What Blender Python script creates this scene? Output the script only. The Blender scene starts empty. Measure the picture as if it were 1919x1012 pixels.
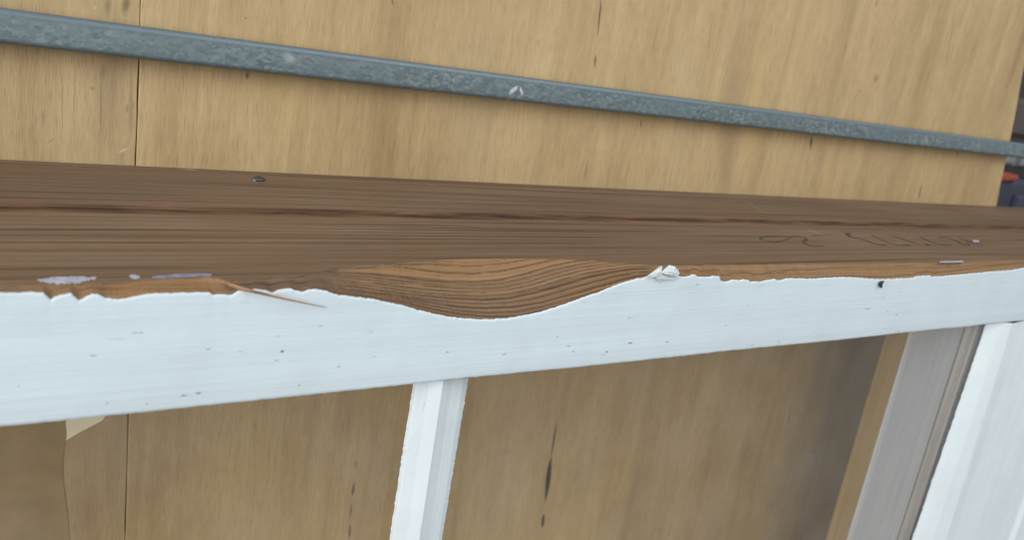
import bpy, math, random
import numpy as np
from mathutils import Matrix, Vector

random.seed(4); RNG = np.random.default_rng(4)
sc = bpy.context.scene
K = 1.4                                    # metres per layout unit (everything below is laid out in units)

# ------------------------------------------------------------------ camera
PW, PH, FPX = 1919.0, 1012.0, 1580.0
PCX, PCY = 959.5, 506.0
HC = 0.30                                  # camera height over the plywood
_vx = np.array([2363.0, -51.0, FPX]); _vm = np.array([-933.0, 5700.0, FPX])
_X = _vx / np.linalg.norm(_vx)
_M = _vm - _X * (_vm @ _X); _M /= np.linalg.norm(_M)
ROT = np.stack([_X, -_M, -np.cross(_X, _M)])          # world = ROT @ camera(x right, y down, z forward)
CAM = np.array([0, 0, HC])
cam_d = bpy.data.cameras.new('camera'); cam = bpy.data.objects.new('camera', cam_d)
sc.collection.objects.link(cam); sc.camera = cam
mw = Matrix.Identity(4)
for i in range(3):
    mw[i][0] = ROT[i, 0]; mw[i][1] = -ROT[i, 1]; mw[i][2] = -ROT[i, 2]
    mw[i][3] = CAM[i] * K
cam.matrix_world = mw
cam_d.sensor_width = 36.0; cam_d.lens = FPX / PW * 36.0
cam_d.clip_start = 0.01; cam_d.clip_end = 50
cam_d.dof.use_dof = True
cam_d.dof.focus_distance = 0.262 * K
cam_d.dof.aperture_fstop = 15

# ------------------------------------------------------------------ light
world = bpy.data.worlds.new('World'); sc.world = world; world.use_nodes = True
bg = world.node_tree.nodes['Background']
bg.inputs[0].default_value = (1.0, 0.985, 0.96, 1); bg.inputs[1].default_value = 0.30

def area(name, loc, target, size, power, col):
    d = bpy.data.lights.new(name, 'AREA'); d.shape = 'RECTANGLE'
    d.size, d.size_y = size; d.energy = power; d.color = col
    o = bpy.data.objects.new(name, d); sc.collection.objects.link(o)
    o.location = loc
    o.rotation_euler = (Vector(target) - Vector(loc)).to_track_quat('-Z', 'Y').to_euler()
    return o
area('daylight_overhead', (-2.3, 0.9, 2.2), (0.5, -0.1, 0), (3.0, 3.0), 108, (1.0, 0.98, 0.95))
area('daylight_doorway', (1.5, 2.0, 1.6), (0.7, -0.1, 0.1), (1.6, 1.6), 32, (0.92, 0.97, 1.0))

vs = sc.view_settings
vs.view_transform = 'Standard'; vs.look = 'None'; vs.exposure = 0.27; vs.gamma = 1.0
vs.use_curve_mapping = False

# ------------------------------------------------------------------ surveying: where a sight line meets a surface of the place
def _ray(u, v): return ROT @ np.array([u - PCX, v - PCY, FPX])
def onz(u, v, z): d = _ray(u, v); return CAM + d * (z - HC) / d[2]
def ony(u, v, y): d = _ray(u, v); return CAM + d * (y / d[1])
def onx(u, v, x): d = _ray(u, v); return CAM + d * (x / d[0])
def proj(P):
    c = (np.asarray(P) - CAM) @ ROT
    return PCX + FPX * c[..., 0] / c[..., 2], PCY + FPX * c[..., 1] / c[..., 2]

# main dimensions
Y1 = -0.0607          # bare edge plane of the stile
T = 0.1238            # height of the white face
YW = -0.0899          # inner end of the white face
ZG = T - 0.006        # glass level

# ------------------------------------------------------------------ mesh helpers
def mk(name, verts, faces, mat, parent=None, smooth=False, attrs=None, origin=None):
    v = np.asarray(verts, dtype=float)
    if parent is not None:
        org = np.array(parent.get('_org', (0, 0, 0))); 
    elif origin is not None:
        org = np.array(origin, dtype=float)
    else:
        lo, hi = v.min(0), v.max(0); org = np.array([(lo[0]+hi[0])/2, (lo[1]+hi[1])/2, lo[2]])
    me = bpy.data.meshes.new(name)
    me.from_pydata(((v - org) * K).tolist(), [], [tuple(int(i) for i in f) for f in faces])
    if smooth:
        me.polygons.foreach_set('use_smooth', [True] * len(me.polygons))
    if attrs:
        for an, arr in attrs.items():
            a = me.attributes.new(an, 'FLOAT', 'POINT'); a.data.foreach_set('value', np.asarray(arr, dtype=np.float32))
    me.update()
    if mat: me.materials.append(mat)
    o = bpy.data.objects.new(name, me); sc.collection.objects.link(o)
    if parent is not None:
        o.parent = parent; ORG[o.name] = org; o['_org'] = org.tolist()
    else:
        o.location = org * K; o['_org'] = org.tolist()
    return o
ORG = {}
def empty(name, org):
    o = bpy.data.objects.new(name, None); sc.collection.objects.link(o)
    o.location = np.array(org) * K; o['_org'] = list(org); o.empty_display_size = 0.02
    return o
def tag(o, label, cat=None, group=None, kind=None):
    if label: o['label'] = label
    if cat: o['category'] = cat
    if group: o['group'] = group
    if kind: o['kind'] = kind
    return o
class MB:
    def __init__(s): s.v = []; s.f = []; s.n = 0; s.a = {}
    def add(s, v, f, **attrs):
        v = np.asarray(v, float)
        s.v.append(v); s.f += [tuple(i + s.n for i in q) for q in f]; s.n += len(v)
        for k in set(list(attrs) + list(s.a)):
            arr = attrs.get(k, 0.0); arr = np.broadcast_to(np.asarray(arr, float), (len(v),))
            if k not in s.a: s.a[k] = [np.zeros(s.n - len(v))]
            s.a[k].append(arr)
    def grid(s, P, flip=False, **attrs):
        P = np.asarray(P, float); nu, nv = P.shape[:2]
        f = []
        for i in range(nu - 1):
            for j in range(nv - 1):
                q = (i*nv+j, (i+1)*nv+j, (i+1)*nv+j+1, i*nv+j+1)
                f.append(q[::-1] if flip else q)
        at = {k: np.broadcast_to(np.asarray(a, float), (nu, nv)).reshape(-1) for k, a in attrs.items()}
        s.add(P.reshape(-1, 3), f, **at)
    def box(s, lo, hi, bev=0.0):
        x0, y0, z0 = lo; x1, y1, z1 = hi; b = bev
        if b <= 0:
            v = [(x0,y0,z0),(x1,y0,z0),(x1,y1,z0),(x0,y1,z0),(x0,y0,z1),(x1,y0,z1),(x1,y1,z1),(x0,y1,z1)]
            s.add(v, [(3,2,1,0),(4,5,6,7),(0,1,5,4),(1,2,6,5),(2,3,7,6),(3,0,4,7)])
        else:
            v = [(x0,y0,z0),(x1,y0,z0),(x1,y1,z0),(x0,y1,z0),(x0,y0,z1-b),(x1,y0,z1-b),(x1,y1,z1-b),(x0,y1,z1-b),
                 (x0+b,y0+b,z1),(x1-b,y0+b,z1),(x1-b,y1-b,z1),(x0+b,y1-b,z1)]
            s.add(v, [(3,2,1,0),(0,1,5,4),(1,2,6,5),(2,3,7,6),(3,0,4,7),(8,9,10,11),(4,5,9,8),(5,6,10,9),(6,7,11,10),(7,4,8,11)])
    def build(s, name, mat, parent=None, smooth=False, origin=None):
        return mk(name, np.concatenate(s.v), s.f, mat, parent, smooth,
                  {k: np.concatenate(a) for k, a in s.a.items()} if s.a else None, origin)

# smooth 1-D noise for outlines
def noise1(x, scale, seed):
    r = np.random.default_rng(seed).uniform(-1, 1, 4096)
    t = np.asarray(x) * scale + 500; i = np.floor(t).astype(int); fr = t - i; fr = fr*fr*(3-2*fr)
    return r[i % 4096] * (1-fr) + r[(i+1) % 4096] * fr

# ------------------------------------------------------------------ materials
class NT:
    def __init__(s, name):
        s.m = bpy.data.materials.new(name); s.m.use_nodes = True
        s.t = s.m.node_tree; s.t.nodes.clear()
        s.out = s.n('ShaderNodeOutputMaterial')
        g = s.n('ShaderNodeNewGeometry')
        sc_ = s.n('ShaderNodeVectorMath', operation='SCALE'); s.l(g.outputs['Position'], sc_.inputs[0]); sc_.inputs['Scale'].default_value = 1.0 / K
        s.pos = sc_.outputs[0]
    def n(s, typ, **kw):
        nd = s.t.nodes.new(typ)
        for k, v in kw.items(): setattr(nd, k, v)
        return nd
    def l(s, a, b): s.t.links.new(a, b)
    def put(s, sock, v):
        if hasattr(v, 'is_linked') or isinstance(v, bpy.types.NodeSocket): s.l(v, sock)
        else:
            if isinstance(v, (tuple, list)) and len(v) == 3 and sock.type == 'RGBA': v = (*v, 1)
            sock.default_value = v
    def math(s, op, a, b=0.0, c=None, clamp=False):
        nd = s.n('ShaderNodeMath', operation=op, use_clamp=clamp); s.put(nd.inputs[0], a); s.put(nd.inputs[1], b)
        if c is not None: s.put(nd.inputs[2], c)
        return nd.outputs[0]
    def mapv(s, scale=(1,1,1), loc=(0,0,0), rot=(0,0,0), vec=None, typ='POINT'):
        nd = s.n('ShaderNodeMapping', vector_type=typ); s.l(vec or s.pos, nd.inputs[0])
        nd.inputs[1].default_value = loc; nd.inputs[2].default_value = rot; nd.inputs[3].default_value = scale
        return nd.outputs[0]
    def noise(s, scale, vec=None, detail=4, rough=0.55, dist=0.0, loc=(0,0,0)):
        nd = s.n('ShaderNodeTexNoise'); s.l(s.mapv(scale, loc, vec=vec), nd.inputs['Vector'])
        nd.inputs['Scale'].default_value = 1.0; nd.inputs['Detail'].default_value = detail
        nd.inputs['Roughness'].default_value = rough; nd.inputs['Distortion'].default_value = dist
        return nd.outputs['Fac']
    def voronoi(s, scale, vec=None, feature='F1', out='Color'):
        nd = s.n('ShaderNodeTexVoronoi', feature=feature); s.l(s.mapv(scale, vec=vec), nd.inputs['Vector']); nd.inputs['Scale'].default_value = 1.0
        return nd.outputs[out]
    def rng(s, v, a, b, c=0.0, d=1.0, smooth=False):
        nd = s.n('ShaderNodeMapRange', interpolation_type='SMOOTHSTEP' if smooth else 'LINEAR'); s.put(nd.inputs[0], v)
        for i, q in enumerate((a, b, c, d)): nd.inputs[i+1].default_value = q
        return nd.outputs[0]
    def mix(s, fac, a, b, blend='MIX'):
        nd = s.n('ShaderNodeMix', data_type='RGBA', blend_type=blend); s.put(nd.inputs[0], fac); s.put(nd.inputs[6], a); s.put(nd.inputs[7], b)
        return nd.outputs[2]
    def ramp(s, v, stops):
        nd = s.n('ShaderNodeValToRGB'); s.put(nd.inputs[0], v); cr = nd.color_ramp
        while len(cr.elements) < len(stops): cr.elements.new(0.5)
        for e, (p, c) in zip(cr.elements, stops): e.position = p; e.color = (*c, 1)
        return nd.outputs[0]
    def attr(s, name):
        nd = s.n('ShaderNodeAttribute'); nd.attribute_name = name; return nd.outputs['Fac']
    def spots(s, items, wob=0.0, wobscale=300):
        """items: (centre xyz, rotation, half sizes xyz, strength, softness) -> one mask of stains with shapes of their own"""
        vec = s.pos
        if wob:
            nd = s.n('ShaderNodeTexNoise'); s.l(s.mapv((wobscale,)*3), nd.inputs['Vector']); nd.inputs['Scale'].default_value = 1; nd.inputs['Detail'].default_value = 3
            v1 = s.n('ShaderNodeVectorMath', operation='SUBTRACT'); s.l(nd.outputs['Color'], v1.inputs[0]); v1.inputs[1].default_value = (.5,.5,.5)
            v2 = s.n('ShaderNodeVectorMath', operation='SCALE'); s.l(v1.outputs[0], v2.inputs[0]); v2.inputs['Scale'].default_value = wob
            v3 = s.n('ShaderNodeVectorMath', operation='ADD'); s.l(s.pos, v3.inputs[0]); s.l(v2.outputs[0], v3.inputs[1]); vec = v3.outputs[0]
        acc = None
        for c, rot, hs, st, soft in items:
            m = s.mapv(hs, c, rot, vec=vec, typ='TEXTURE')
            ln = s.n('ShaderNodeVectorMath', operation='LENGTH'); s.l(m, ln.inputs[0])
            r = s.rng(ln.outputs['Value'], 1.0, max(0.0, 1.0 - soft), 0.0, st, True)
            acc = r if acc is None else s.math('MAXIMUM', acc, r)
        return acc
    def bump(s, h, strength, dist, base=None):
        nd = s.n('ShaderNodeBump'); nd.inputs['Strength'].default_value = strength; nd.inputs['Distance'].default_value = dist * K
        s.l(h, nd.inputs['Height'])
        if base is not None: s.l(base, nd.inputs['Normal'])
        return nd.outputs[0]
    def bsdf(s, col, rough=0.6, metal=0.0, normal=None, spec=0.5, **kw):
        b = s.n('ShaderNodeBsdfPrincipled'); s.put(b.inputs['Base Color'], col); s.put(b.inputs['Roughness'], rough)
        s.put(b.inputs['Metallic'], metal); b.inputs['Specular IOR Level'].default_value = spec
        if normal is not None: s.l(normal, b.inputs['Normal'])
        s.l(b.outputs[0], s.out.inputs[0]); return b

def seg(p, q, w, st, soft=0.7, z=0.0):
    a, b = onz(*p, z), onz(*q, z); c = (a+b)/2; L = np.hypot(*(b-a)[:2])/2
    ang = math.atan2(-(b-a)[0], (b-a)[1])
    return (tuple(c), (0, 0, ang), (w, max(L, w), 0.5), st, soft)
def segy(p, q, w, st, soft=0.7):
    a, b = ony(*p, Y1), ony(*q, Y1); c = (a+b)/2; L = np.hypot((b-a)[0], (b-a)[2])/2
    ang = -math.atan2((b-a)[2], (b-a)[0])
    return (tuple(c), (0, ang, 0), (L, 0.5, w), st, soft)

def ply_material(name, tint, seed, marks, pale, bands=()):
    m = NT(name); o = (seed*3.1, seed*1.7, 0)
    big = m.noise((26, 2.2, 1), detail=3, rough=0.5, loc=o, dist=0.6)
    mid = m.noise((130, 9, 1), detail=4, rough=0.6, loc=o, dist=0.8)
    fine = m.noise((750, 80, 1), detail=3, rough=0.6, loc=o)
    blot = m.noise((46, 24, 1), detail=6, rough=0.68, loc=o)
    pore = m.noise((2600, 160, 1), detail=1, loc=o)
    f = m.math('ADD', m.math('MULTIPLY', big, 0.34), m.math('MULTIPLY', mid, 0.32))
    f = m.math('ADD', f, m.math('MULTIPLY', blot, 0.34))
    col = m.ramp(f, [(0.30, (0.250*tint[0], 0.165*tint[1], 0.085*tint[2])), (0.44, (0.345*tint[0], 0.245*tint[1], 0.130*tint[2])),
                     (0.54, (0.405*tint[0], 0.295*tint[1], 0.162*tint[2])), (0.70, (0.470*tint[0], 0.355*tint[1], 0.200*tint[2]))])
    col = m.mix(m.rng(fine, 0.42, 0.72, 0, 0.24), col, (0.23, 0.158, 0.088))
    col = m.mix(m.rng(pore, 0.58, 0.76, 0, 0.36), col, (0.16, 0.105, 0.06))
    for items, c in bands:
        col = m.mix(m.spots(items, 0.004, 60), col, c)
    if marks:
        col = m.mix(m.spots(marks, 0.0011, 420), col, (0.030, 0.026, 0.022))
    if pale:
        col = m.mix(m.spots(pale, 0.0005, 500), col, (0.55, 0.50, 0.42))
    h = m.math('ADD', m.math('MULTIPLY', fine, 0.6), m.math('MULTIPLY', pore, 0.5))
    m.bsdf(col, m.rng(mid, 0.3, 0.7, 0.48, 0.66), normal=m.bump(h, 0.35, 0.0006), spec=0.35)
    return m.m

streaks = [seg((1128,-20),(1119,78),.0007,.75), seg((1117,98),(1114,130),.0008,.6), seg((735,-8),(737,13),.0006,.5),
    seg((1203,220),(1200,243),.0006,.6), seg((1103,290),(1094,345),.0005,.45), seg((1645,-10),(1640,18),.0008,.5),
    seg((1793,0),(1768,150),.0008,.32), seg((1640,60),(1628,100),.0006,.3), seg((1729,338),(1719,382),.0010,.75), seg((1740,260),(1729,345),.0007,.25), seg((1522,248),(1518,284),.0012,.85),
    seg((1795,283),(1793,294),.0011,.7), seg((462,131),(465,150),.0010,.6), seg((1645,135),(1638,158),.0035,.38,1.0), seg((1612,166),(1610,173),.0012,.4,1.0),
    seg((1046,778),(1030,872),.0011,.75), seg((1034,845),(1021,950),.0019,1.0,.5), seg((1019,960),(1016,995),.0015,.9,.6),
    seg((664,900),(660,935),.0009,.75), seg((659,940),(656,975),.0007,.6), seg((657,978),(654,1015),.0009,.7), seg((668,860),(666,880),.0008,.4), seg((1483,745),(1474,812),.0009,.4),
    seg((1524,840),(1528,852),.0020,.6,1.0), seg((1549,857),(1551,863),.0012,.5,1.0), seg((1220,735),(1217,800),.0004,.25),
    seg((1262,690),(1240,1012),.0006,.16), seg((460,30),(461,36),.0005,.7), seg((1575,250),(1560,360),.0004,.2), seg((1335,10),(1325,130),.0005,.22),
    seg((1590,60),(1575,130),.0006,.25), seg((1265,960),(1245,1030),.0012,.3,1.0), seg((700,720),(694,850),.0003,.25), seg((695,720),(690,790),.0003,.2)]
M_PLY = ply_material('plywood_main', (1.14, 1.15, 1.12), 1, streaks,
    [seg((1550,380),(1560,383),.0003,.4)],
    [([seg((1395,-60),(1340,520),.0115,.55,1.0), seg((1700,-40),(1640,420),.012,.3,1.0)], (0.30, 0.205, 0.125)),
     ([seg((1440,-60),(1395,420),.008,.5,1.0), seg((560,-60),(520,420),.016,.25,1.0), seg((1560,260),(1540,420),.008,.35,1.0)], (0.50, 0.365, 0.165)),
     ([seg((1300,-60),(1260,420),.012,.3,1.0), seg((900,-60),(880,420),.02,.25,1.0)], (0.47, 0.375, 0.24))])
M_PLY2 = ply_material('plywood_side', (1.10, 1.13, 1.14), 7,
    [seg((240,-20),(232,34),.0016,.6,1.0), seg((205,-20),(200,40),.0016,.4,1.0), seg((247,120),(244,300),.0011,.3,1.0), seg((240,190),(238,215),.0012,.4,1.0),
     seg((195,110),(192,160),.0012,.28,1.0), seg((172,160),(175,170),.0010,.35,1.0), seg((80,195),(84,245),.0009,.25,1.0), seg((85,270),(105,259),.0003,.45,1.0),
     seg((190,110),(188,290),.0004,.35,.9), seg((118,90),(116,290),.0003,.3,.9), seg((140,90),(138,290),.0003,.28,.9)],
    [seg((218,287),(247,276),.00035,.8), seg((176,17),(180,10),.0006,.5)],
    [([seg((215,-40),(205,320),.0055,.55,1.0)], (0.25, 0.185, 0.115))])

def wood_edge_material():
    m = NT('weathered_stile_wood')
    fresh, line = m.attr('fresh'), m.attr('line')
    wv = m.noise((3.2, 20, 20), detail=2)
    vec = m.n('ShaderNodeVectorMath', operation='ADD'); m.l(m.pos, vec.inputs[0])
    cv = m.n('ShaderNodeCombineXYZ'); m.l(m.math('MULTIPLY', m.math('SUBTRACT', wv, 0.5), 0.006), cv.inputs[2]); m.l(cv.outputs[0], vec.inputs[1])
    P = vec.outputs[0]
    a = m.noise((5, 560, 560), vec=P, detail=3, rough=0.6)
    b = m.noise((14, 1500, 1500), vec=P, detail=2)
    c = m.noise((3, 90, 90), vec=P, detail=3)
    d = m.noise((160, 2600, 2600), vec=P, detail=2)
    blot = m.noise((22, 30, 30), detail=4)
    f = m.math('ADD', m.math('MULTIPLY', a, 0.42), m.math('ADD', m.math('MULTIPLY', c, 0.22), m.math('MULTIPLY', b, 0.36)))
    weath = m.ramp(f, [(0.36, (0.098, 0.060, 0.036)), (0.46, (0.170, 0.112, 0.071)), (0.54, (0.220, 0.152, 0.102)), (0.64, (0.275, 0.200, 0.142))])
    weath = m.mix(m.rng(d, 0.52, 0.72, 0, 0.35), weath, (0.25, 0.19, 0.14))
    weath = m.mix(m.rng(blot, 0.40, 0.66, 0, 0.45), weath, (0.175, 0.106, 0.058))
    weath = m.mix(m.rng(m.noise((7, 16, 16), detail=2, loc=(5, 2, 1)), 0.36, 0.64, 0.0, 0.42), weath, (0.125, 0.080, 0.050))
    dark = m.noise((7, 620, 620), vec=P, detail=1, loc=(3, 0, 9))
    weath = m.mix(m.rng(dark, 0.60, 0.70, 0, 0.72), weath, (0.050, 0.031, 0.020))
    dark2 = m.noise((4, 1150, 1150), vec=P, detail=1, loc=(8, 0, 2))
    weath = m.mix(m.rng(dark2, 0.57, 0.68, 0, 0.60), weath, (0.070, 0.047, 0.033))
    gxyz = m.n('ShaderNodeCombineXYZ'); sp0 = m.n('ShaderNodeSeparateXYZ'); m.l(m.pos, sp0.inputs[0])
    m.l(sp0.outputs[0], gxyz.inputs[0]); m.l(m.attr('growth'), gxyz.inputs[1])
    gn = m.noise((9, 0.42, 1), vec=gxyz.outputs[0], detail=3, rough=0.6); gn2 = m.noise((70, 1.4, 1), vec=gxyz.outputs[0], detail=2)
    gf = m.math('ADD', m.math('MULTIPLY', gn, 0.7), m.math('MULTIPLY', gn2, 0.3))
    oran = m.ramp(gf, [(0.33, (0.175, 0.092, 0.038)), (0.50, (0.250, 0.143, 0.062)), (0.68, (0.325, 0.200, 0.098))])
    brow = m.ramp(gf, [(0.33, (0.145, 0.087, 0.050)), (0.50, (0.205, 0.130, 0.078)), (0.68, (0.275, 0.186, 0.118))])
    fr = m.mix(m.attr('tone'), brow, oran)
    col = m.mix(fresh, weath, fr)
    col = m.mix(line, col, (0.052, 0.033, 0.023))
    red = m.attr('red')
    col = m.mix(red, col, m.ramp(m.noise((26, 900, 900), vec=m.mapv((1,1,1), rot=(0, 0.035, 0)), detail=3), [(0.36, (0.062, 0.032, 0.017)), (0.5, (0.120, 0.064, 0.034)), (0.68, (0.20, 0.112, 0.060))]))
    # scratches and pale dirt on the edge
    sp = m.spots([segy((1376,368),(1461,411),.0006,.4,.8), segy((1500,426),(1566,447),.0007,.75,.8), segy((1348,375),(1385,378),.0010,.5,1.0), segy((1390,379),(1420,381),.0009,.5,1.0),
                  segy((1602,395),(1615,396),.0010,.4,1.0), segy((340,318),(372,317),.0025,.4,1.0), segy((795,343),(820,350),.0010,.35,1.0)], 0.0006, 600)
    col = m.mix(sp, col, (0.42, 0.35, 0.29))
    fl = m.voronoi((260, 260, 260), out='Distance')
    col = m.mix(m.rng(fl, 0.035, 0.02, 0, 0.55), col, (0.55, 0.53, 0.52))
    kn = m.spots([segy((1900,425),(1908,428),.0030,.95,.6), segy((1824,397),(1832,399),.0016,.6,1.0), segy((929,441),(934,442),.0010,.6,1.0)], 0.001, 500)
    col = m.mix(kn, col, (0.030, 0.018, 0.012))
    h = m.math('SUBTRACT', m.math('ADD', m.math('MULTIPLY', a, m.math('SUBTRACT', 1.0, fresh)), m.math('MULTIPLY', m.math('MULTIPLY', d, m.math('SUBTRACT', 1.0, fresh)), 0.5)), m.math('MULTIPLY', line, 0.5))
    m.bsdf(col, m.rng(c, 0.3, 0.7, 0.55, 0.72), normal=m.bump(h, 0.55, 0.0008), spec=0.30)
    return m.m
M_STILE = wood_edge_material()

def plain_wood(name, c0, c1, c2, axis='y', rough=0.6):
    m = NT(name); s = {'x': (6, 420, 420), 'y': (420, 6, 420)}[axis]
    a = m.noise(s, detail=4, dist=0.7); b = m.noise(tuple(q*4 for q in s), detail=2)
    col = m.ramp(m.math('ADD', m.math('MULTIPLY', a, 0.7), m.math('MULTIPLY', b, 0.3)), [(0.34, c0), (0.5, c1), (0.66, c2)])
    m.bsdf(col, rough, normal=m.bump(a, 0.3, 0.0006), spec=0.3); return m.m
M_GREY = plain_wood('grey_primed_wood', (0.40, 0.45, 0.56), (0.44, 0.49, 0.60), (0.48, 0.53, 0.63))
M_GREY2 = plain_wood('greyed_bead_wood', (0.38, 0.395, 0.44), (0.46, 0.475, 0.52), (0.53, 0.545, 0.59))
M_GOLD = plain_wood('golden_batten_wood', (0.26, 0.185, 0.075), (0.32, 0.235, 0.10), (0.38, 0.28, 0.13))
M_SPLINT = plain_wood('splinter_wood', (0.16, 0.075, 0.04), (0.30, 0.16, 0.085), (0.42, 0.26, 0.15), axis='x')

def paint_material(name, axis='x', nicks=(), tint=(0.545, 0.640, 0.700)):
    m = NT(name); s = {'x': (14, 520, 520), 'y': (520, 14, 520)}[axis]
    br = m.noise(s, detail=3, rough=0.6, dist=0.3); br2 = m.noise(tuple(q*0.28 for q in s), detail=3)
    blot = m.noise((60, 60, 60), detail=4)
    col = m.mix(m.rng(br2, 0.3, 0.7, 0, 1), tuple(t*0.975 for t in tint), tuple(min(1, t*1.03) for t in tint))
    col = m.mix(m.rng(blot, 0.42, 0.7, 0, 0.45), col, tuple(t*0.90 for t in tint))
    cr = m.noise({'x': (170, 1500, 1500), 'y': (1500, 170, 1500)}[axis], detail=2, dist=1.2)
    col = m.mix(m.rng(cr, 0.70, 0.77, 0, 0.45), col, (0.33, 0.36, 0.37))
    if nicks:
        col = m.mix(m.spots(nicks, 0.0011, 900), col, (0.13, 0.135, 0.14))
    h = m.math('ADD', br, m.math('MULTIPLY', br2, 0.25))
    m.bsdf(col, m.rng(br2, 0.3, 0.7, 0.34, 0.46), normal=m.bump(m.math('ADD', h, m.math('MULTIPLY', blot, 1.5)), 0.22, 0.0007), spec=0.5)
    return m.m
def nk(x, y, l=8, w=.00045, st=.6): return seg((x-l*1.1, y+l*.12), (x+l*1.1, y-l*.12), w*.62, min(1, st*1.3), 1.0, T)
NICKS = [nk(530,659,5,.0007,.8), nk(519,675,5), nk(175,667,10,.0006,.4), nk(255,624,12,.0005,.3), nk(345,742,9,.0005,.6), nk(372,737,9,.0005,.7), nk(265,625,4), nk(390,655,7,.0004,.4),
    nk(452,658,7,.0004,.4), nk(600,612,6,.0005,.5), nk(560,722,4), nk(520,630,8,.0004,.25), nk(635,687,5), nk(703,668,5,.0004,.5), nk(945,664,5,.0005,.5), nk(838,661,3), nk(1045,631,3,.0004,.5), nk(1065,648,7,.0004,.6),
    nk(1075,659,5), nk(1137,660,4,.0006,.8), nk(1181,643,6,.0006,.8), nk(1250,642,4,.0005,.8), nk(1100,687,4,.0006,.6), nk(1180,596,8,.0004,.4), nk(1130,665,10,.0003,.4), nk(1308,533,5,.0004,.6), nk(1290,538,30,.0003,.35),
    nk(1626,579,7,.0005,.8), nk(1663,584,5,.0004,.6), nk(1655,558,3,.0004,.5), nk(1680,590,3), nk(1402,573,2), nk(1460,641,6,.0004,.5), nk(1684,620,6,.0004,.5), nk(1410,647,10,.0003,.35), nk(1525,623,5,.0003,.3), nk(1360,610,3), nk(35,725,5,.0006,.4), nk(200,756,5,.0006,.4), nk(275,757,4,.0005,.4)]
M_PAINT = paint_material('white_paint_stile', 'x', NICKS)
M_PAINTY = paint_material('white_paint_bar', 'y', tint=(0.62, 0.70, 0.745))
M_FLAKE = paint_material('white_paint_flake', 'x', tint=(0.56, 0.62, 0.67))

def simple(name, col, rough=0.6, metal=0.0, sc_=60, var=0.25):
    m = NT(name); a = m.noise((sc_,)*3, detail=4)
    c = m.mix(m.rng(a, 0.3, 0.7), tuple(q*(1-var) for q in col), tuple(min(1, q*(1+var)) for q in col))
    m.bsdf(c, rough, metal); return m.m

def galv_material():
    m = NT('galvanised_steel')
    v = m.voronoi((620, 900, 620)); w = m.noise((160, 300, 300), detail=5, rough=0.7, dist=1.6)
    w2 = m.noise((420, 700, 700), detail=4, rough=0.65, dist=2.2); big = m.noise((24, 40, 40), detail=3)
    sx = m.n('ShaderNodeSeparateXYZ'); m.l(v, sx.inputs[0])
    f = m.math('ADD', m.math('MULTIPLY', sx.outputs[0], 0.22), m.math('ADD', m.math('MULTIPLY', w2, 0.55), m.math('MULTIPLY', w, 0.35)))
    col = m.ramp(f, [(0.42, (0.105, 0.145, 0.162)), (0.54, (0.155, 0.203, 0.220)), (0.63, (0.205, 0.260, 0.277)), (0.74, (0.30, 0.355, 0.365))])
    col = m.mix(m.rng(big, 0.35, 0.65, 0, 0.65), col, (0.150, 0.205, 0.228))
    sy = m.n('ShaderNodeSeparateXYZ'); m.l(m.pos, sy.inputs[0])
    col = m.mix(m.rng(sy.outputs[1], -0.0178, -0.0166, 0, 0.75, True), col, (0.125, 0.175, 0.205))  # smooth rolled edge, with the corner's darker shading painted into its colour
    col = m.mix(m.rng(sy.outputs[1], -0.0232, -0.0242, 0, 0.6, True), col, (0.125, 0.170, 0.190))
    zt = 0.0070
    col = m.mix(m.spots([seg((950,178),(972,158),.0013,.9,.6,zt), seg((972,160),(980,180),.0009,.85,.6,zt), seg((960,182),(948,190),.0006,.5,1.0,zt)], 0.0012, 500), col, (0.62, 0.64, 0.70))
    col = m.mix(m.spots([seg((525,95),(562,120),.0024,.5,1.0,zt), seg((1545,232),(1549,250),.0005,.7,.8,zt), seg((1733,250),(1738,272),.0016,.5,1.0,zt)], 0.0012, 500), col, (0.48, 0.52, 0.53))
    r = m.rng(f, 0.4, 0.7, 0.42, 0.60)
    m.bsdf(col, r, metal=0.35, normal=m.bump(w2, 0.15, 0.0004), spec=0.5); return m.m
M_GALV = galv_material()

def glass_material():
    m = NT('window_glass')
    tr = m.n('ShaderNodeBsdfTransparent'); tr.inputs[0].default_value = (0.992, 0.982, 0.955, 1)
    gl = m.n('ShaderNodeBsdfGlossy'); gl.inputs['Roughness'].default_value = 0.02
    smear = m.noise((40, 30, 1), detail=4)
    df = m.n('ShaderNodeBsdfDiffuse'); df.inputs[0].default_value = (0.6, 0.62, 0.62, 1)
    fr = m.n('ShaderNodeFresnel'); m.l(m.rng(m.n('ShaderNodeNewGeometry').outputs['Backfacing'], 0, 1, 1.5, 1/1.5), fr.inputs[0])   # same bending on both faces
    s1 = m.n('ShaderNodeMixShader'); m.l(fr.outputs[0], s1.inputs[0]); m.l(tr.outputs[0], s1.inputs[1]); m.l(gl.outputs[0], s1.inputs[2])
    s2 = m.n('ShaderNodeMixShader'); m.l(m.rng(smear, 0.35, 0.75, 0.0, 0.035), s2.inputs[0]); m.l(s1.outputs[0], s2.inputs[1]); m.l(df.outputs[0], s2.inputs[2])
    sp = m.voronoi((95, 95, 1), out='Distance')
    s3 = m.n('ShaderNodeMixShader'); m.l(m.rng(sp, 0.026, 0.016, 0.0, 0.4), s3.inputs[0]); m.l(s2.outputs[0], s3.inputs[1]); m.l(df.outputs[0], s3.inputs[2])
    m.l(s3.outputs[0], m.out.inputs[0]); return m.m
M_GLASS = glass_material()
M_FLOOR = simple('dark_concrete', (0.045, 0.042, 0.040), 0.8, sc_=20)
M_PENCIL = simple('pencil_graphite', (0.045, 0.038, 0.034), 0.5)
M_SCUFF = simple('pale_residue', (0.22, 0.23, 0.34), 0.6, sc_=500, var=0.3)
M_SCUFFW = simple('white_residue', (0.40, 0.44, 0.56), 0.6, sc_=700, var=0.25)
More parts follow.
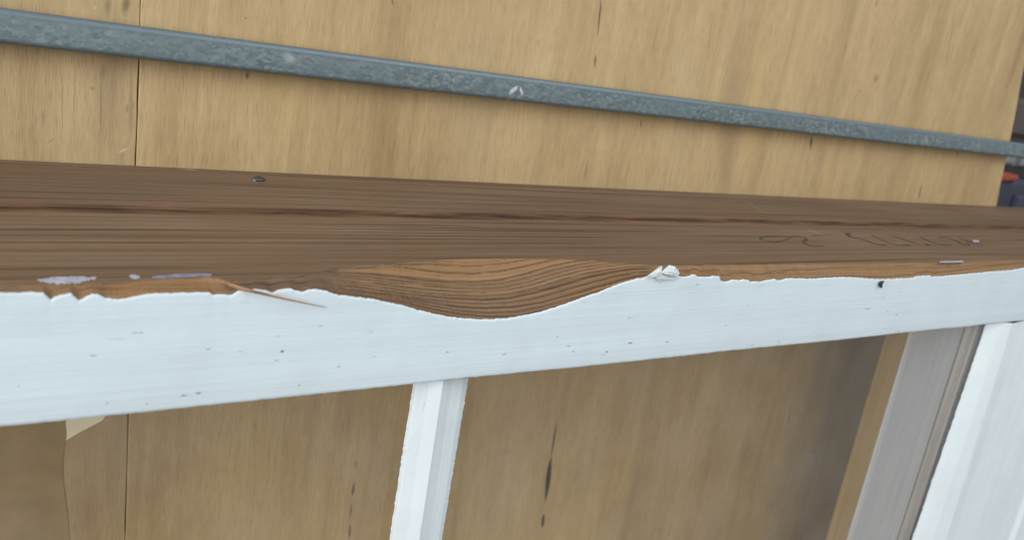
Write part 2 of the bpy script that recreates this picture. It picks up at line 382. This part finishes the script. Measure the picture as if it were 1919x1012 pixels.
M_BLACK = simple('black_matter', (0.016, 0.017, 0.019), 0.45, sc_=400)
M_NAIL = simple('dull_nail_steel', (0.07, 0.07, 0.075), 0.5, 0.5, sc_=600)

# ================================================================== setting
mb = MB(); mb.box((-1.5, -1.5, -0.36), (3.0, 1.5, -0.35))
tag(mb.build('floor', M_FLOOR), None, kind='structure')

# ---- plywood sheets on the bench
def sheet(name, outline, z0, z1, mat, bev=0.0004):
    n = len(outline); P = np.array(outline); c = P.mean(0)
    ins = P + (c - P) / np.linalg.norm(c - P, axis=1)[:, None] * bev
    v = [(x, y, z0) for x, y in P] + [(x, y, z1 - bev) for x, y in P] + [(x, y, z1) for x, y in ins]
    f = [tuple(range(n))[::-1], tuple(range(2*n, 3*n))]
    for k in range(2):
        for i in range(n):
            j = (i+1) % n; f.append((k*n+i, k*n+j, (k+1)*n+j, (k+1)*n+i))
    return mk(name, v, f, mat)
pe0, pe1 = onz(1919, 130, 0), onz(1868, 385, 0)
slope = (pe1[0]-pe0[0]) / (pe1[1]-pe0[1])
ys = np.linspace(-0.62, 0.42, 90)
right = [(pe0[0] + slope*(y-pe0[1]) + 0.0009*float(noise1(y, 60, 3)) + 0.0006*float(noise1(y, 220, 5)), y) for y in ys]
j0 = lambda y: 0.0524 - 0.010*y*0.9
left = [(j0(y) + 0.00025*float(noise1(y, 70, 8)) + 0.00015*float(noise1(y, 300, 9)), y) for y in ys[::-1]]
def sheet2(name, lo, hi, z0, z1, mat, bev=0.0003):
    m_ = MB(); L_ = np.array(lo); R2 = np.array(hi)
    p3 = lambda A, dx, z: np.column_stack([A[:, 0]+dx, A[:, 1], np.full(len(A), z)])
    prof_ = [p3(L_, 0, z0), p3(L_, 0, z1-bev), p3(L_, bev, z1), p3(R2, -bev, z1), p3(R2, 0, z1-bev), p3(R2, 0, z0), p3(L_, 0, z0)]
    m_.grid(np.stack(prof_, 1), flip=True)
    k = 7; e = (len(L_)-1)*k
    m_.f += [(0, 1, 2, 3, 4, 5), (e+5, e+4, e+3, e+2, e+1, e)]
    return m_.build(name, mat)
main = sheet2('plywood_sheet', left[::-1], right, -0.013, 0.0, M_PLY)
tag(main, 'large tan plywood sheet with dark streaks under the window sash and steel bar', 'plywood')
left2 = [(j0(y) - 0.0003 + 0.0002*float(noise1(y, 90, 18)) + 0.00018*float(noise1(y, 330, 19)), y) for y in ys]
side = sheet2('plywood_sheet', [(-0.5, y) for y in ys], left2, -0.013, -0.0003, M_PLY2)
tag(side, 'plywood sheet left of the dark joint, butted against the larger sheet', 'plywood')
mb = MB(); mb.box((-0.48, -0.60, -0.049), (0.50, 0.40, -0.0135))
tag(mb.build('bench_top', simple('dark_bench', (0.05, 0.04, 0.03), 0.8)), 'dark bench top carrying the plywood sheets', 'bench')

# ================================================================== the window frame
sash = empty('window_sash', (0.2, Y1, 0.0))
tag(sash, 'white painted wooden window sash with bare brown edge and torn out corner', 'window sash')

low = [(-400,549),(0,549.3),(17,550.5),(50,550),(81,550),(86,554.5),(95.4,563),(103,558),(117,554),(134,552.3),(137.6,556),(148,564.3),(155,562),(165,557),(175.4,552.8),(185.7,554.5),(198,560.9),(222,563),(241,560.8),(261,555),(292,552),(330,550.5),(393.6,549.6),(398.8,553.6),(429.7,554.3),(436.6,553),(447,546.2),(460,545.4),(470,546),(476,542.8),(490,543.6),(512,550.5),(522.6,545.3),(536,542.3),(546.7,542.3),(565.6,549),(577.6,544.5),(590,543),(604,544.2),(612,546.8),(625,550.9),(636.7,554.2),(666.7,558.0),(700,562),(730,568.4),(750,572.6),(766.7,576.7),(783.4,582.6),(805,587),(828.4,592.9),(850,595.7),(875,598.7),(895,600),(920,599.8),(948.4,598),(981.7,593),(1013.4,585.9),(1038.4,578.4),(1055,572.6),(1075,565.4),(1091.8,559.2),(1116.8,550.9),(1140,541.7),(1160,533.4),(1181.8,526.7),(1195,523.4),(1206.8,522.5),(1215,517.5),(1222,513),(1240,510),(1268,513),(1273,518.5),(1286,520),(1294,518.5),(1298,514.6),(1305,516),(1309.8,520),(1319,520.3),(1331.7,520),(1336,517.7),(1348.9,519.2),(1351,527),(1361,529),(1373.9,525.5),(1388,525.5),(1394,524.7),(1403.6,526),(1407.5,529),(1419,528.2),(1427,528.7),(1443,525.4),(1454,523.8),(1458,526.5),(1467.6,525.4),(1475.7,522.5),(1489,522.7),(1505.5,522),(1511,523.5),(1551.5,521.4),(1575.8,520.6),(1605.6,521),(1630,523.3),(1659.7,524),(1686.7,522.7),(1713.8,521.4),(1716.5,518.7),(1744.9,517),(1745.7,520),(1778.7,517.3),(1816.5,513.8),(1859.8,509.8),(1897.7,507),(1919,503),(2000,499),(2300,484)]
upp = [(-400,541),(0,534),(60,533),(120,531),(190,530),(210,528),(300,522),(375,517.5),(392,519),(430,524),(480,523),(560,517),(610,506),(633,501),(680,497.5),(720,495),(773,490),(808,488.3),(850,485.8),(920,484.7),(1006.7,485.8),(1056.7,486.7),(1106.8,488.3),(1146.8,492.5),(1186.8,495),(1220,497.5),(1270,498),(1300,498),(1340,496),(1400,495),(1500,493),(1600,493),(1700,491),(1770,490),(1850,489),(1919,486),(2000,483),(2300,473)]
Lw = np.array([onz(u, v, T) for u, v in low]); Uw = np.array([ony(u, v, Y1) for u, v in upp])
# sampling positions along the stile
arr = np.array([ony(u, 541-.025*u, Y1)[0] for u in np.linspace(-20, 1960, 1500)])
xs = np.concatenate([np.linspace(-0.25, arr[0]-.001, 12), arr, np.linspace(arr[-1]+.002, 1.0, 40)])
def at(xs, W, k): return np.interp(xs, W[:, 0], W[:, k])
rag = 0.00010*noise1(xs, 900, 31) + 0.00007*noise1(xs, 2300, 32)
YL = np.minimum(at(xs, Lw, 1) + rag, Y1 - 0.0008)
ZU = np.minimum(at(xs, Uw, 2) + 0.0003*noise1(xs, 260, 33), T - 0.0012)
g1, g2 = 0.0547, 0.0638
N = len(xs); one = np.ones(N)
def row(y, z): return np.stack([xs, y*one if np.isscalar(y) else y, z*one if np.isscalar(z) else z], 1)
wz = lambda s, a, sd: a*noise1(xs, s, sd)
st = MB()
zb = 0.0006 + wz(30, .0002, 41)
G1, G2 = g1 + wz(9, .00012, 42), g2 + wz(9, .00012, 43)
st.grid(np.stack([row(Y1, zb), row(Y1, (zb+G1)/2), row(Y1, G1)], 1), flip=True, fresh=0., line=0., red=0.)
st.grid(np.stack([row(Y1, G1), row(Y1-.0003, G1+.0001), row(Y1-.0015, G1+.0002), row(Y1-.00175, G1+.0003), row(Y1-.0030, G1+.0022), row(Y1-.0032, G2-.0006)], 1), flip=True, fresh=0., line=np.array([[.25, 0., .1, .8, .9, .9]]), red=np.array([[.7, 1, 1, 1, 1, 1]]))  # dark line weights stand for shade deep in the groove
st.grid(np.stack([row(Y1-.0032, G2-.0006), row(Y1-.0006, G2-.0001), row(Y1, G2+.0006)], 1), flip=True, fresh=0., line=np.array([[.6, .1, 0.]]), red=0.)
st.grid(np.stack([row(Y1, G2+.0006), row(Y1, (G2+ZU)/2), row(Y1, ZU)], 1), flip=True, fresh=0., line=0., red=0.)
# torn out corner
NS = 64
tt = np.linspace(0, 1, NS)
size = np.hypot(Y1 - YL, T - ZU)
Pc = np.zeros((N, NS, 3))
for j, t in enumerate(tt):
    y = Y1 + (YL - Y1)*t; z = ZU + (T - 0.0004 - ZU)*t
    sag = 4*t*(1-t)*0.10*size
    nrm_y, nrm_z = (T-ZU)/size, (Y1-YL)/size
    rid = np.sin(math.pi*t)*(0.00022*noise1(xs*0.05 + t*3.1 + 7, 60, 51) + 0.00016*noise1(xs, 120, 52)*math.sin(t*40))
    Pc[:, j, 0] = xs; Pc[:, j, 1] = y - (sag - rid)*nrm_y; Pc[:, j, 2] = z - (sag - rid)*nrm_z
U, V = proj(Pc)
gx = np.array([560, 633, 700, 750, 800, 850, 900, 950, 1000, 1050, 1100, 1150, 1192, 1230])
gl = {470: [478,478,478,478,474,470,470,468,462,456,450,446,444,444],
      500: [496,496,496,496,496,497.5,500,495.8,488,478,470,466,464,464],
      513: [503,503,502,500,506,511.7,513,509,499,488.5,479,475,473,473],
      528: [510,511,513.4,519,525,528.4,529,525,513.4,499,489.5,485,483,483],
      562: [527,533,543,550,555,559,561.5,558.4,548.4,534,520,509.5,503.5,502],
      577.5: [533,540,550,558,566.7,575,577.5,575,566.7,553.4,539,525,516.7,512],
      593: [540,548,559,567.5,580,589,593.5,592.5,580,566.7,553,536,525,517],
      612: [552,562,574,584,597,607,612,612,602,590,578,560,548,535]}
keys = np.array(sorted(gl))
G = np.zeros((N, NS))
for i in range(N):
    yk = np.array([np.interp(U[i].mean(), gx, gl[k]) for k in keys]); yk = np.maximum.accumulate(yk + np.arange(len(yk))*1e-3)
    G[i] = np.interp(V[i], yk, keys)
rings = np.array([493, 500, 513, 528, 534.5, 541, 548, 555, 562.5, 570, 577.5, 585.5, 593, 600])
wid = np.array([.9, 1.4, 1.5, 1.8, 1.5, 1.5, 1.4, 1.5, 1.9, 1.5, 1.8, 1.5, 1.8, 1.5])
amp = np.array([.3, .70, .80, .85, .68, .66, .62, .66, .92, .70, .90, .72, .90, .7])
inx = np.clip((U - 600)/60, 0, 1) * np.clip((1232 - U)/24, 0, 1)
Gn = G + 0.7*noise1(U*0.011 + G*0.13, 1, 61) + 0.25*noise1(U*0.06 + G*.7, 1, 62)
line = np.zeros((N, NS))
for r, w, a in zip(rings, wid, amp):
    dd = Gn - r
    line = np.maximum(line, a*np.where(dd < 0, np.exp(-(dd/(w*1.5))**2), np.exp(-(dd/(w*0.6))**2)))
line *= inx
fresh_mid = np.where(G < 529, 0.95, np.clip(0.55 - (G-529)*.007, 0.22, 1) + 0.35*np.clip((U-1010)/140, 0, 1))
fresh_mid *= np.clip((U-600)/90, 0.25, 1)
sL = np.clip((U-195)/10, 0, 1)*np.clip((425-U)/30, 0, 1)
fresh_left = 0.55*np.clip((U-10)/60, 0, 1) + 0.35*sL
fresh_left = np.where(U > 400, np.clip(fresh_left - (U-400)/60, 0.10, 1), fresh_left)
fresh_right = 0.80 + 0.2*noise1(U*0.02, 1, 71)
fresh = np.where(U < 600, fresh_left, np.where(U < 1225, fresh_mid, fresh_right))
# streaks in the strip right of the gouge and in the left strip
outx = 1 - inx
q = (V - np.interp(U, [u for u, v in low], [v for u, v in low]))
lr = np.clip(noise1(q*0.30 + 0.010*U, 1, 81)*1.0 + noise1(q*0.75 + 0.02*U + 40, 1, 82)*.7 - 0.45, 0, 1)*0.75
line = np.maximum(line, outx*lr*np.clip((U-1235)/20, 0, 1) + outx*lr*.6*np.clip((600-U)/20, 0, 1))
line = np.maximum(line, (0.42 + .2*noise1(q*.35 + .012*U, 1, 85))*np.clip((U-415)/40, 0, 1)*np.clip((690-U)/80, 0, 1))
line = np.maximum(line, 0.55*np.exp(-((tt[None, :]-1.0)/0.02)**2))  # thin shadow line painted along the broken paint edge
line = np.maximum(line, outx*0.55*np.exp(-(tt[None, :]/0.07)**2)*np.clip((U-1300)/40, 0, 1))
st.grid(Pc, flip=True, fresh=np.clip(np.minimum(1, tt[None, :]*9 + .15 + np.clip((U-780)/100, 0, 1)), 0, 1), tone=np.clip(fresh, 0, 1), growth=Gn, line=np.clip(line, 0, 1), red=0.)
st.grid(np.stack([row(YL, T-.0004), row(YW+.0003, T-.0004), row(YW+.0003, 0.0006), row(Y1, 0.0006)], 1), flip=True, fresh=.3, line=0., red=0.)
stile = st.build('stile', M_STILE, sash, smooth=True)
stile['label'] = 'bare weathered brown edge with lengthwise groove and torn corner'

# paint film over the stile's white face
pf = MB()
yw = YW + 0.00012*noise1(xs, 60, 91) + 0.00006*noise1(xs, 700, 92)
lift = 0.00008*np.clip(noise1(xs, 500, 93), 0, 1)
rows = [row(YL+.0001, T-.0004), row(YL, T-.00005+lift), row(YL-.0006, T+lift*.3)] + [row(YL-.0006+(yw+.0012-YL+.0006)*t, T) for t in (.25, .5, .75, 1.0)]
rows += [row(yw+.0004, T-.00018), row(yw, T-.0010), row(yw, ZG+.0002), row(yw-.0008, ZG+.0001)]
pf.grid(np.stack(rows, 1), flip=True)
paint = pf.build('paint_film', M_PAINT, stile, smooth=True)
paint['label'] = 'white paint with ragged broken edge'

# splinter torn from the arris
pts = [ony(372,517.5,Y1-.0002), ony(405,525,Y1-.0006), onz(440,538,T-.0004), onz(476,546.5,T+.0009), onz(515,556,T+.0012), onz(560,566,T+.0012), onz(612,576.5,T+.0004)]
wids = [.0002, .0005, .0005, .00036, .0003, .0002, .00005]
pts = np.array(pts); tq = np.linspace(0, 6, 49)
pp = np.stack([np.interp(tq, range(7), pts[:, k]) for k in range(3)], 1); ww = np.interp(tq, range(7), wids)
for _ in range(4): pp[1:-1] = (pp[:-2] + 2*pp[1:-1] + pp[2:])/4
sp = MB(); ring = []
for a in np.linspace(0, 2*math.pi, 7):
    ring.append(pp + np.stack([np.zeros(49), math.cos(a)*ww, .55*math.sin(a)*ww], 1))
sp.grid(np.stack(ring, 1)); spl = sp.build('splinter', M_SPLINT, stile, smooth=True)
spl['label'] = 'thin reddish splinter lying over the white paint'

# curled paint flakes above the broken edge
def flake(poly, z0, curl, seed, base='z'):
    P = np.array([onz(u, v, T + z0) for u, v in poly]); c = P.mean(0)
    mbf = MB(); n = len(P)
    rings = []
    for k, s in enumerate((1.0, 0.7, 0.35)):
        Q = c + (P-c)*s; Q[:, 2] += curl*(1-s) + .0004*noise1(np.arange(n)*1.3, 1, seed+k); rings.append(Q)
    top = np.concatenate(rings + [c[None] + [0, 0, curl]]); bot = np.concatenate(rings + [c[None] + [0, 0, curl]]) - [0, 0, .0003]
    f = []
    for k in range(2):
        for i in range(n): j = (i+1) % n; f.append((k*n+i, k*n+j, (k+1)*n+j, (k+1)*n+i))
    for i in range(n): f.append((2*n+i, 2*n+(i+1) % n, 3*n))
    m_ = 3*n+1
    ff = f + [tuple(i+m_ for i in q)[::-1] for q in f] + [(j, i, i+m_, j+m_) for i, j in ((i, (i+1) % n) for i in range(n))]
    mbf.add(np.concatenate([top, bot]), ff)
    return mbf.build('paint_flake', M_FLAKE, stile)
flake([(1248,505),(1256,497.5),(1264,499),(1271,506),(1272.5,513),(1267,518),(1256,517),(1247,514),(1241,511)], .0012, .0010, 101)
flake([(1216,517),(1228,508),(1237,499),(1240.5,498.5),(1239,506),(1244,512),(1238,519),(1224,521)], .0009, .0007, 105)
flake([(1226,517.5),(1240,514),(1256,519),(1266,520),(1271,523.5),(1256,524.5),(1240,523),(1230,522)], .0006, .0004, 109)
flake([(1222,520),(1233,520.5),(1244,526),(1243,528),(1230,524.5)], .0004, .0003, 112)

# residue of paint on the bare edge, pencil, nail
def strip_on_edge(name, mat, poly, off=.00012):
    P = np.array([ony(u, v, Y1 + off) for u, v in poly]); n = len(P)
    v = np.concatenate([P, P - [0, off*.9, 0]])
    f = [tuple(range(n))[::-1]] + [(i, (i+1) % n, (i+1) % n + n, i+n) for i in range(n)]
    return mk(name, v, f, mat, stile)
def ragged(top, bot, n=60, a=2.4, seed=1):
    u0, u1 = top[0][0], top[-1][0]; us = np.linspace(u0, u1, n)
    t = np.interp(us, [p[0] for p in top], [p[1] for p in top]) + a*.5*noise1(us, .22, seed)
    b = np.interp(us, [p[0] for p in bot], [p[1] for p in bot]) + a*noise1(us, .30, seed+1)
    return list(zip(us, t)) + list(zip(us[::-1], b[::-1]))
strip_on_edge('paint_residue', M_SCUFFW, ragged([(70,523),(100,519.5),(140,518.5),(180,520)], [(70,524.5),(90,531),(115,531.5),(140,530),(180,523)], seed=201))
strip_on_edge('paint_residue', M_SCUFF, ragged([(285,518),(330,513.5),(380,512),(397,514)], [(285,521),(330,520),(380,517.5),(397,516)], a=.7, seed=205))
strip_on_edge('paint_residue', M_SCUFFW, ragged([(243,516),(250,514),(262,517)], [(243,519),(252,523),(262,520)], 10, .8, seed=209))
strip_on_edge('paint_residue', M_SCUFFW, ragged([(1761,489.6),(1780,489),(1798,488.7),(1806,489)], [(1761,491.3),(1780,491.6),(1798,491.0),(1806,490)], 14, .25, seed=213), .0002)
strip_on_edge('paint_residue', M_SCUFFW, ragged([(1823,449.6),(1835,450.2)], [(1823,451.7),(1835,451.9)], 6, .2, seed=217), .0004)

Zm = lambda L: [(1340 + x/3.314, 340 + y/3.314) for x, y in L]
strokes = [Zm([(470,350),(430,340),(360,337),(300,342),(275,352),(300,365),(360,375),(420,370),(462,355)]),
    Zm([(455,348),(500,338),(545,342),(572,355),(556,367),(552,380),(580,395),(620,402),(680,399)]), Zm([(585,336),(650,334),(705,330),(735,336)]),
    Zm([(816,317),(822,331),(850,346),(905,355),(950,370),(990,388),(1040,395),(1065,392)]), Zm([(822,318),(838,322),(836,332)]),
    Zm([(970,332),(1010,350),(1060,372),(1110,390),(1160,397),(1215,393)]), Zm([(1100,337),(1160,355),(1220,378),(1270,390)]),
    Zm([(1265,340),(1310,360),(1370,385),(1420,395),(1470,392)]), Zm([(1302,390),(1320,393),(1338,392)]),
    Zm([(1390,350),(1430,345),(1480,360),(1530,385),(1565,398),(1586,394),(1565,375)]), Zm([(1510,345),(1560,365),(1620,388),(1672,405)])]
wr = MB()
for k, s_ in enumerate(strokes):
    P = np.array([ony(u, v, Y1 + .00012) for u, v in s_]); n = len(P); tq = np.linspace(0, n-1, (n-1)*6+1)
    C = np.stack([np.interp(tq, range(n), P[:, i]) for i in range(3)], 1)
    for _ in range(5): C[1:-1] = (C[:-2] + 2*C[1:-1] + C[2:])/4
    d = np.gradient(C, axis=0); d /= np.linalg.norm(d, axis=1)[:, None] + 1e-9
    nr = np.stack([-d[:, 2], np.zeros(len(C)), d[:, 0]], 1)
    w = .00050*(0.85 + .4*noise1(tq, .6, 300+k)) * (1.5 if k in (3, 4, 8) else 1) * (1.5 if k >= 5 else 1)
    w = w*np.clip(np.minimum(tq, tq[-1]-tq)*1.2 + .25, 0, 1)
    wr.grid(np.stack([C - nr*w[:, None], C + nr*w[:, None]], 1), flip=True)
w_ = wr.build('pencil_writing', M_PENCIL, stile); w_['label'] = 'handwritten pencil marks upside down on the brown edge'

c = ony(485, 337.5, Y1)
nl = MB(); R_ = .0019
prof = [(0, .0014), (.0009, .0013), (R_, .0008), (R_*1.02, .0002), (R_*.9, 0)]
nl.grid(np.array([[(c[0] + r*math.cos(a), Y1 + h + .0001*math.sin(3*a), c[2] + r*1.25*math.sin(a)) for r, h in prof] for a in np.linspace(0, 2*math.pi, 15)]))
nail = nl.build('nail', M_NAIL, stile, smooth=True); nail['label'] = 'bent dull nail head in the brown edge'
strip_on_edge('paint_residue', M_SCUFFW, [(474,335),(478,334.4),(481,336.5),(478,338)], .0004)

# ---- glazing bar planted on the glass
ysb = np.concatenate([np.linspace(YW, -0.16, 220), np.linspace(-0.161, -0.60, 120)])
def edge_x(y, a, b):           # straight line in plan through two surveyed points
    return a[0] + (b[0]-a[0])*(y-a[1])/(b[1]-a[1])
zg = ZG
A0 = lambda u, v, u2, v2, z: (lambda p, q: (lambda y: edge_x(y, p, q)))(onz(u, v, z), onz(u2, v2, z))
f0 = A0(774,722,730,1012,zg+.0004); f1 = A0(779.6,722,735.5,1012,zg+.0014); f2 = A0(830.5,717,786,1012,zg+.0042); f3 = A0(868.7,712,821.5,1012,zg+.0014); f4 = A0(877.3,711,828,1012,zg+.0003)
r0 = .00012*noise1(ysb, 900, 401) - .0005*np.clip(noise1(ysb, 700, 402) - .62, 0, 1)*1.6
r4 = .00008*noise1(ysb, 700, 403) + .0006*np.clip(noise1(ysb, 900, 404) - .72, 0, 1)*2
def rb(x, z): return np.stack([x, ysb, np.full(len(ysb), z)], 1)
gb = MB()
gb.grid(np.stack([rb(f0(ysb)+r0, zg+.0003), rb(f0(ysb)+r0*.8+.0001, zg+.0005), rb(f1(ysb), zg+.0014), rb(f1(ysb)+.0003, zg+.0016)], 1), flip=True)
gb.grid(np.stack([rb(f1(ysb)+.0003, zg+.0016), rb((f1(ysb)+f2(ysb))/2, zg+.0025), rb(f2(ysb), zg+.0042)], 1), flip=True)
gb.grid(np.stack([rb(f2(ysb), zg+.0042), rb((f3(ysb)+f2(ysb))/2, zg+.0025), rb(f3(ysb), zg+.0014)], 1), flip=True)
gb.grid(np.stack([rb(f3(ysb), zg+.0014), rb(f4(ysb)+r4, zg+.0003)], 1), flip=True)
gb.grid(np.stack([rb(f4(ysb)+r4, zg+.0003), rb(f0(ysb)+r0, zg+.0003)], 1), flip=True)
bar = gb.build('glazing_bar', M_PAINTY, sash); bar['label'] = 'white glazing bar with shallow ridge across the pane'
# ---- glass
gm = MB(); gm.box((-0.24, -0.60, zg-.0028), (0.400, YW+.0002, zg))
pane = gm.build('glass_pane', M_GLASS, sash); pane['label'] = 'clear glass pane over the plywood'

# ---- cross rail at the right
ysr = np.concatenate([np.linspace(YW, -0.21, 260), np.linspace(-0.2105, -0.60, 140)])
def rr(x, z): return np.stack([x if not np.isscalar(x) else np.full(len(ysr), x), ysr, np.full(len(ysr), z)], 1)
h0 = A0(1848,608,1710,1012,zg+.0003); h1 = A0(1882,605,1749,1012,T-.0008); h2 = A0(1896,602.5,1770,1012,T-.0001)
rg = .00022*noise1(ysr, 500, 411) + .00016*noise1(ysr, 1400, 412) - .0010*np.clip(noise1(ysr, 330, 413)-.5, 0, 1)
rm = MB()
rm.grid(np.stack([rr(h0(ysr)+rg, zg+.0001), rr(h0(ysr)+rg, zg+.0005), rr(h0(ysr)+.0005, zg+.0008), rr(h1(ysr)-.0004, T-.0012)], 1), flip=True)
rm.grid(np.stack([rr(h1(ysr)-.0004, T-.0012), rr(h1(ysr)+.0002, T-.0010), rr(h2(ysr)-.0004, T+.0006), rr(h2(ysr)+.0010, T+.0006), rr(h2(ysr)+.010, T-.0002), rr(.478, T-.0008), rr(.4895, T-.0008)], 1), flip=True)
rm.grid(np.stack([rr(.4895, T-.0008), rr(.4925, T+.0008), rr(.60, T+.0008), rr(.60, .078), rr(.41, .078), rr(.4045, .0790), rr(.4045, zg-.003)], 1), flip=True)
rail = rm.build('cross_rail', M_PAINTY, sash, smooth=False); rail['label'] = 'white cross rail with bevelled inner side at the right end of the glass'
# inner lining below the glass
xw = .3974
bd = MB(); bd.grid(np.stack([rr(.4045, zg-.0031), rr(xw+.0002, zg-.0031), rr(xw-.0002, zg-.0040), rr(xw-.0002, 0.1098), rr(xw+.0006, 0.1086), rr(.4045, 0.1086)], 1), flip=False)
bd.build('glazing_bead', M_GREY2, rail)
ln = MB(); ln.grid(np.stack([rr(.4045, 0.1084), rr(xw+.0008, 0.1084), rr(xw+.0004, 0.1038), rr(xw+.0001, 0.0868), rr(xw-.0002, 0.0854), rr(.4045, 0.0854)], 1), flip=False)
ln.build('lining', M_GREY, rail)
ar = MB(); ar.grid(np.stack([rr(.4045, 0.0853), rr(xw-.0004, 0.0853), rr(xw-.0007, 0.0846), rr(xw-.0003, 0.0838), rr(.4045, 0.0838)], 1), flip=False)
ar.build('lining_edge', M_FLAKE, rail)
gd = MB(); gd.grid(np.stack([rr(.4045, 0.0837), rr(xw-.0002, 0.0837), rr(xw-.0002, 0.0728), rr(xw+.0006, 0.0720), rr(.4045, 0.0720)], 1), flip=False)
gd.build('batten', M_GOLD, rail)

# ================================================================== loose things
# ---- galvanised steel bar
YA, YB = -.0149, -.0249; HB = .0070; rad = .0018
prof = []
for (cy_, cz_, a0) in ((YA-rad, HB-rad, 0), (YB+rad, HB-rad, 90), (YB+rad, rad, 180), (YA-rad, rad, 270)):
    for a in np.linspace(a0, a0+90, 6):
        prof.append((cy_ + rad*math.cos(math.radians(a)), cz_ + rad*math.sin(math.radians(a))))
prof.append(prof[0])
tx = np.linspace(-0.3, 1.15, 60)
tb = MB(); wob = .00025*noise1(tx, 6, 501)
tb.grid(np.array([[(x, y + w, z + .0003) for y, z in prof] for x, w in zip(tx, wob)]), flip=True)
n0 = tb.n; k_ = len(prof)
tb.f.append(tuple(range(k_-1))); tb.f.append(tuple(range(n0-k_, n0-1))[::-1])
bar_ = tb.build('steel_bar', M_GALV, smooth=True)
tag(bar_, 'long galvanised grey steel bar lying diagonally across the plywood beside the window sash', 'steel bar')

# ---- seed-like speck on the white paint
cs = onz(1652, 533, T)
a = np.linspace(0, 1, 9); path = []
for u, v in ((1656,526.5),(1652.5,528),(1650.3,531.5),(1650,535.5),(1651.5,539.5)): path.append(onz(u, v, T + .0006))
path = np.array(path); tq = np.linspace(0, 4, 17); C = np.stack([np.interp(tq, range(5), path[:, i]) for i in range(3)], 1)
w = .0010*np.sqrt(np.clip(1 - ((tq-2)/2.15)**2, 0.02, 1))
sd = MB(); sd.grid(np.stack([C + np.stack([math.cos(b)*w*1.2, np.zeros(17), math.sin(b)*w*.55], 1) for b in np.linspace(0, 2*math.pi, 11)], 1))
tag(sd.build('dark_speck', M_BLACK, smooth=True), 'tiny black kidney shaped speck on the white paint near the right', 'speck')

# ---- thin sheets added under the glass as stand-ins for its reflections, lower left
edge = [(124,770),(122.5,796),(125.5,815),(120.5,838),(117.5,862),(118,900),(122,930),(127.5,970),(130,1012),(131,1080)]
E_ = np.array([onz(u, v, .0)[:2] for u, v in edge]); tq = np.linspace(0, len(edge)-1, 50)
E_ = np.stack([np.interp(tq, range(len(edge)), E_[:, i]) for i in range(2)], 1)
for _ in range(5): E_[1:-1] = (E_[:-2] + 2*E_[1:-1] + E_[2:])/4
dark_reflection = sheet('dark_reflection_sheet', [tuple(p) for p in E_] + [(-.2, -.24), (-.2, -.14)], -.0001, .0000, simple('brown_reflection', (0.29, 0.205, 0.095), 0.55, sc_=90, var=.16), .00003)
tag(dark_reflection, 'olive brown stand-in sheet for a dark curved reflection in the lower left glass', 'dark_reflection')
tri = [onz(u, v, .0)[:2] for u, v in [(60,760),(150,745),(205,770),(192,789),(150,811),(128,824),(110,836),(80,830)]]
pale_refl = sheet('pale_reflection_sheet', [tuple(p) for p in tri][::-1], -0.0002, -.00011, simple('cream_reflection', (0.80, 0.76, 0.58), 0.7, sc_=40, var=.05), .00003)
tag(pale_refl, 'small cream stand-in sheet for a bright reflection in the lower left glass', 'pale_reflection')

# ---- clutter on the floor beyond the plywood edge
zc = -.14
def gp(u, v, z=zc): return onz(u, v, z)
p = gp(1868, 388); q_ = gp(1925, 345)
bx = MB(); bx.box((p[0]-.06, p[1]-.06, -.35), (q_[0]+.12, q_[1]+.004, zc), .006)
crate = bx.build('tool_case', simple('navy_plastic', (0.020, 0.026, 0.050), 0.4)); tag(crate, 'dark navy tool case on the floor past the plywood edge', 'case')
lid = MB(); lid.box((q_[0]-.02, p[1]-.04, zc+.0002), (q_[0]+.09, q_[1]-.012, zc+.004), .003); lid.build('lid_panel', simple('navy_lid', (0.026, 0.033, 0.065), 0.35), crate)
p = gp(1885, 332)
og = MB()
og.grid(np.array([[(p[0]-.03 + t*.055, p[1] + .0075*math.cos(b)*(1 - .5*t), zc - .004 + .0075*math.sin(b)*(1-.4*t)) for b in np.linspace(0, 2*math.pi, 11)] for t in np.linspace(0, 1, 8)]), flip=True)
tag(og.build('clamp_handle', simple('orange_plastic', (0.30, 0.045, 0.014), 0.4), smooth=True), 'orange plastic handle lying beside the navy case', 'handle')
p = gp(1912, 335)
bk = MB(); bk.box((p[0]-.025, p[1]-.014, -.30), (p[0]+.10, p[1]+.016, zc-.01), .004)
tag(bk.build('battery_pack', simple('black_plastic', (0.012, 0.012, 0.013), 0.5)), 'black plastic pack between the orange handle and grey tray', 'pack')
p0 = gp(1885, 316); p1 = gp(1930, 288)
tr = MB(); tr.box((p0[0]-.04, p0[1], -.22), (p1[0]+.12, p1[1], zc-.01), .003)
tray = tr.build('metal_tray', simple('grey_metal', (0.15, 0.16, 0.16), 0.5, 0.3)); tag(tray, 'grey metal tray on the floor under the steel bar end', 'tray')
for k in range(3):
    rbx = MB(); x0 = p0[0] - .03 + k*.035; rbx.box((x0, p0[1]+.004, zc-.0098), (x0+.018, p1[1]-.004, zc-.004), .002)
    rbx.build('rib', simple('grey_rib', (0.20, 0.22, 0.22), 0.5), tray)
p0 = gp(1905, 262); p1 = gp(1940, 185)
pk = MB(); pk.box((p0[0]-.03, p0[1], -.35), (p1[0]+.2, p1[1], zc-.03), .006)
tag(pk.build('timber_offcut', plain_wood('dirty_timber', (0.05, 0.045, 0.04), (0.08, 0.072, 0.066), (0.11, 0.10, 0.092))), 'dirty grey timber offcut past the plywood edge', 'offcut')

for o in bpy.data.objects:
    if '_org' in o: del o['_org']
sc.render.engine = 'CYCLES'
sc.cycles.max_bounces = 6; sc.cycles.diffuse_bounces = 3; sc.cycles.glossy_bounces = 3; sc.cycles.transparent_max_bounces = 8
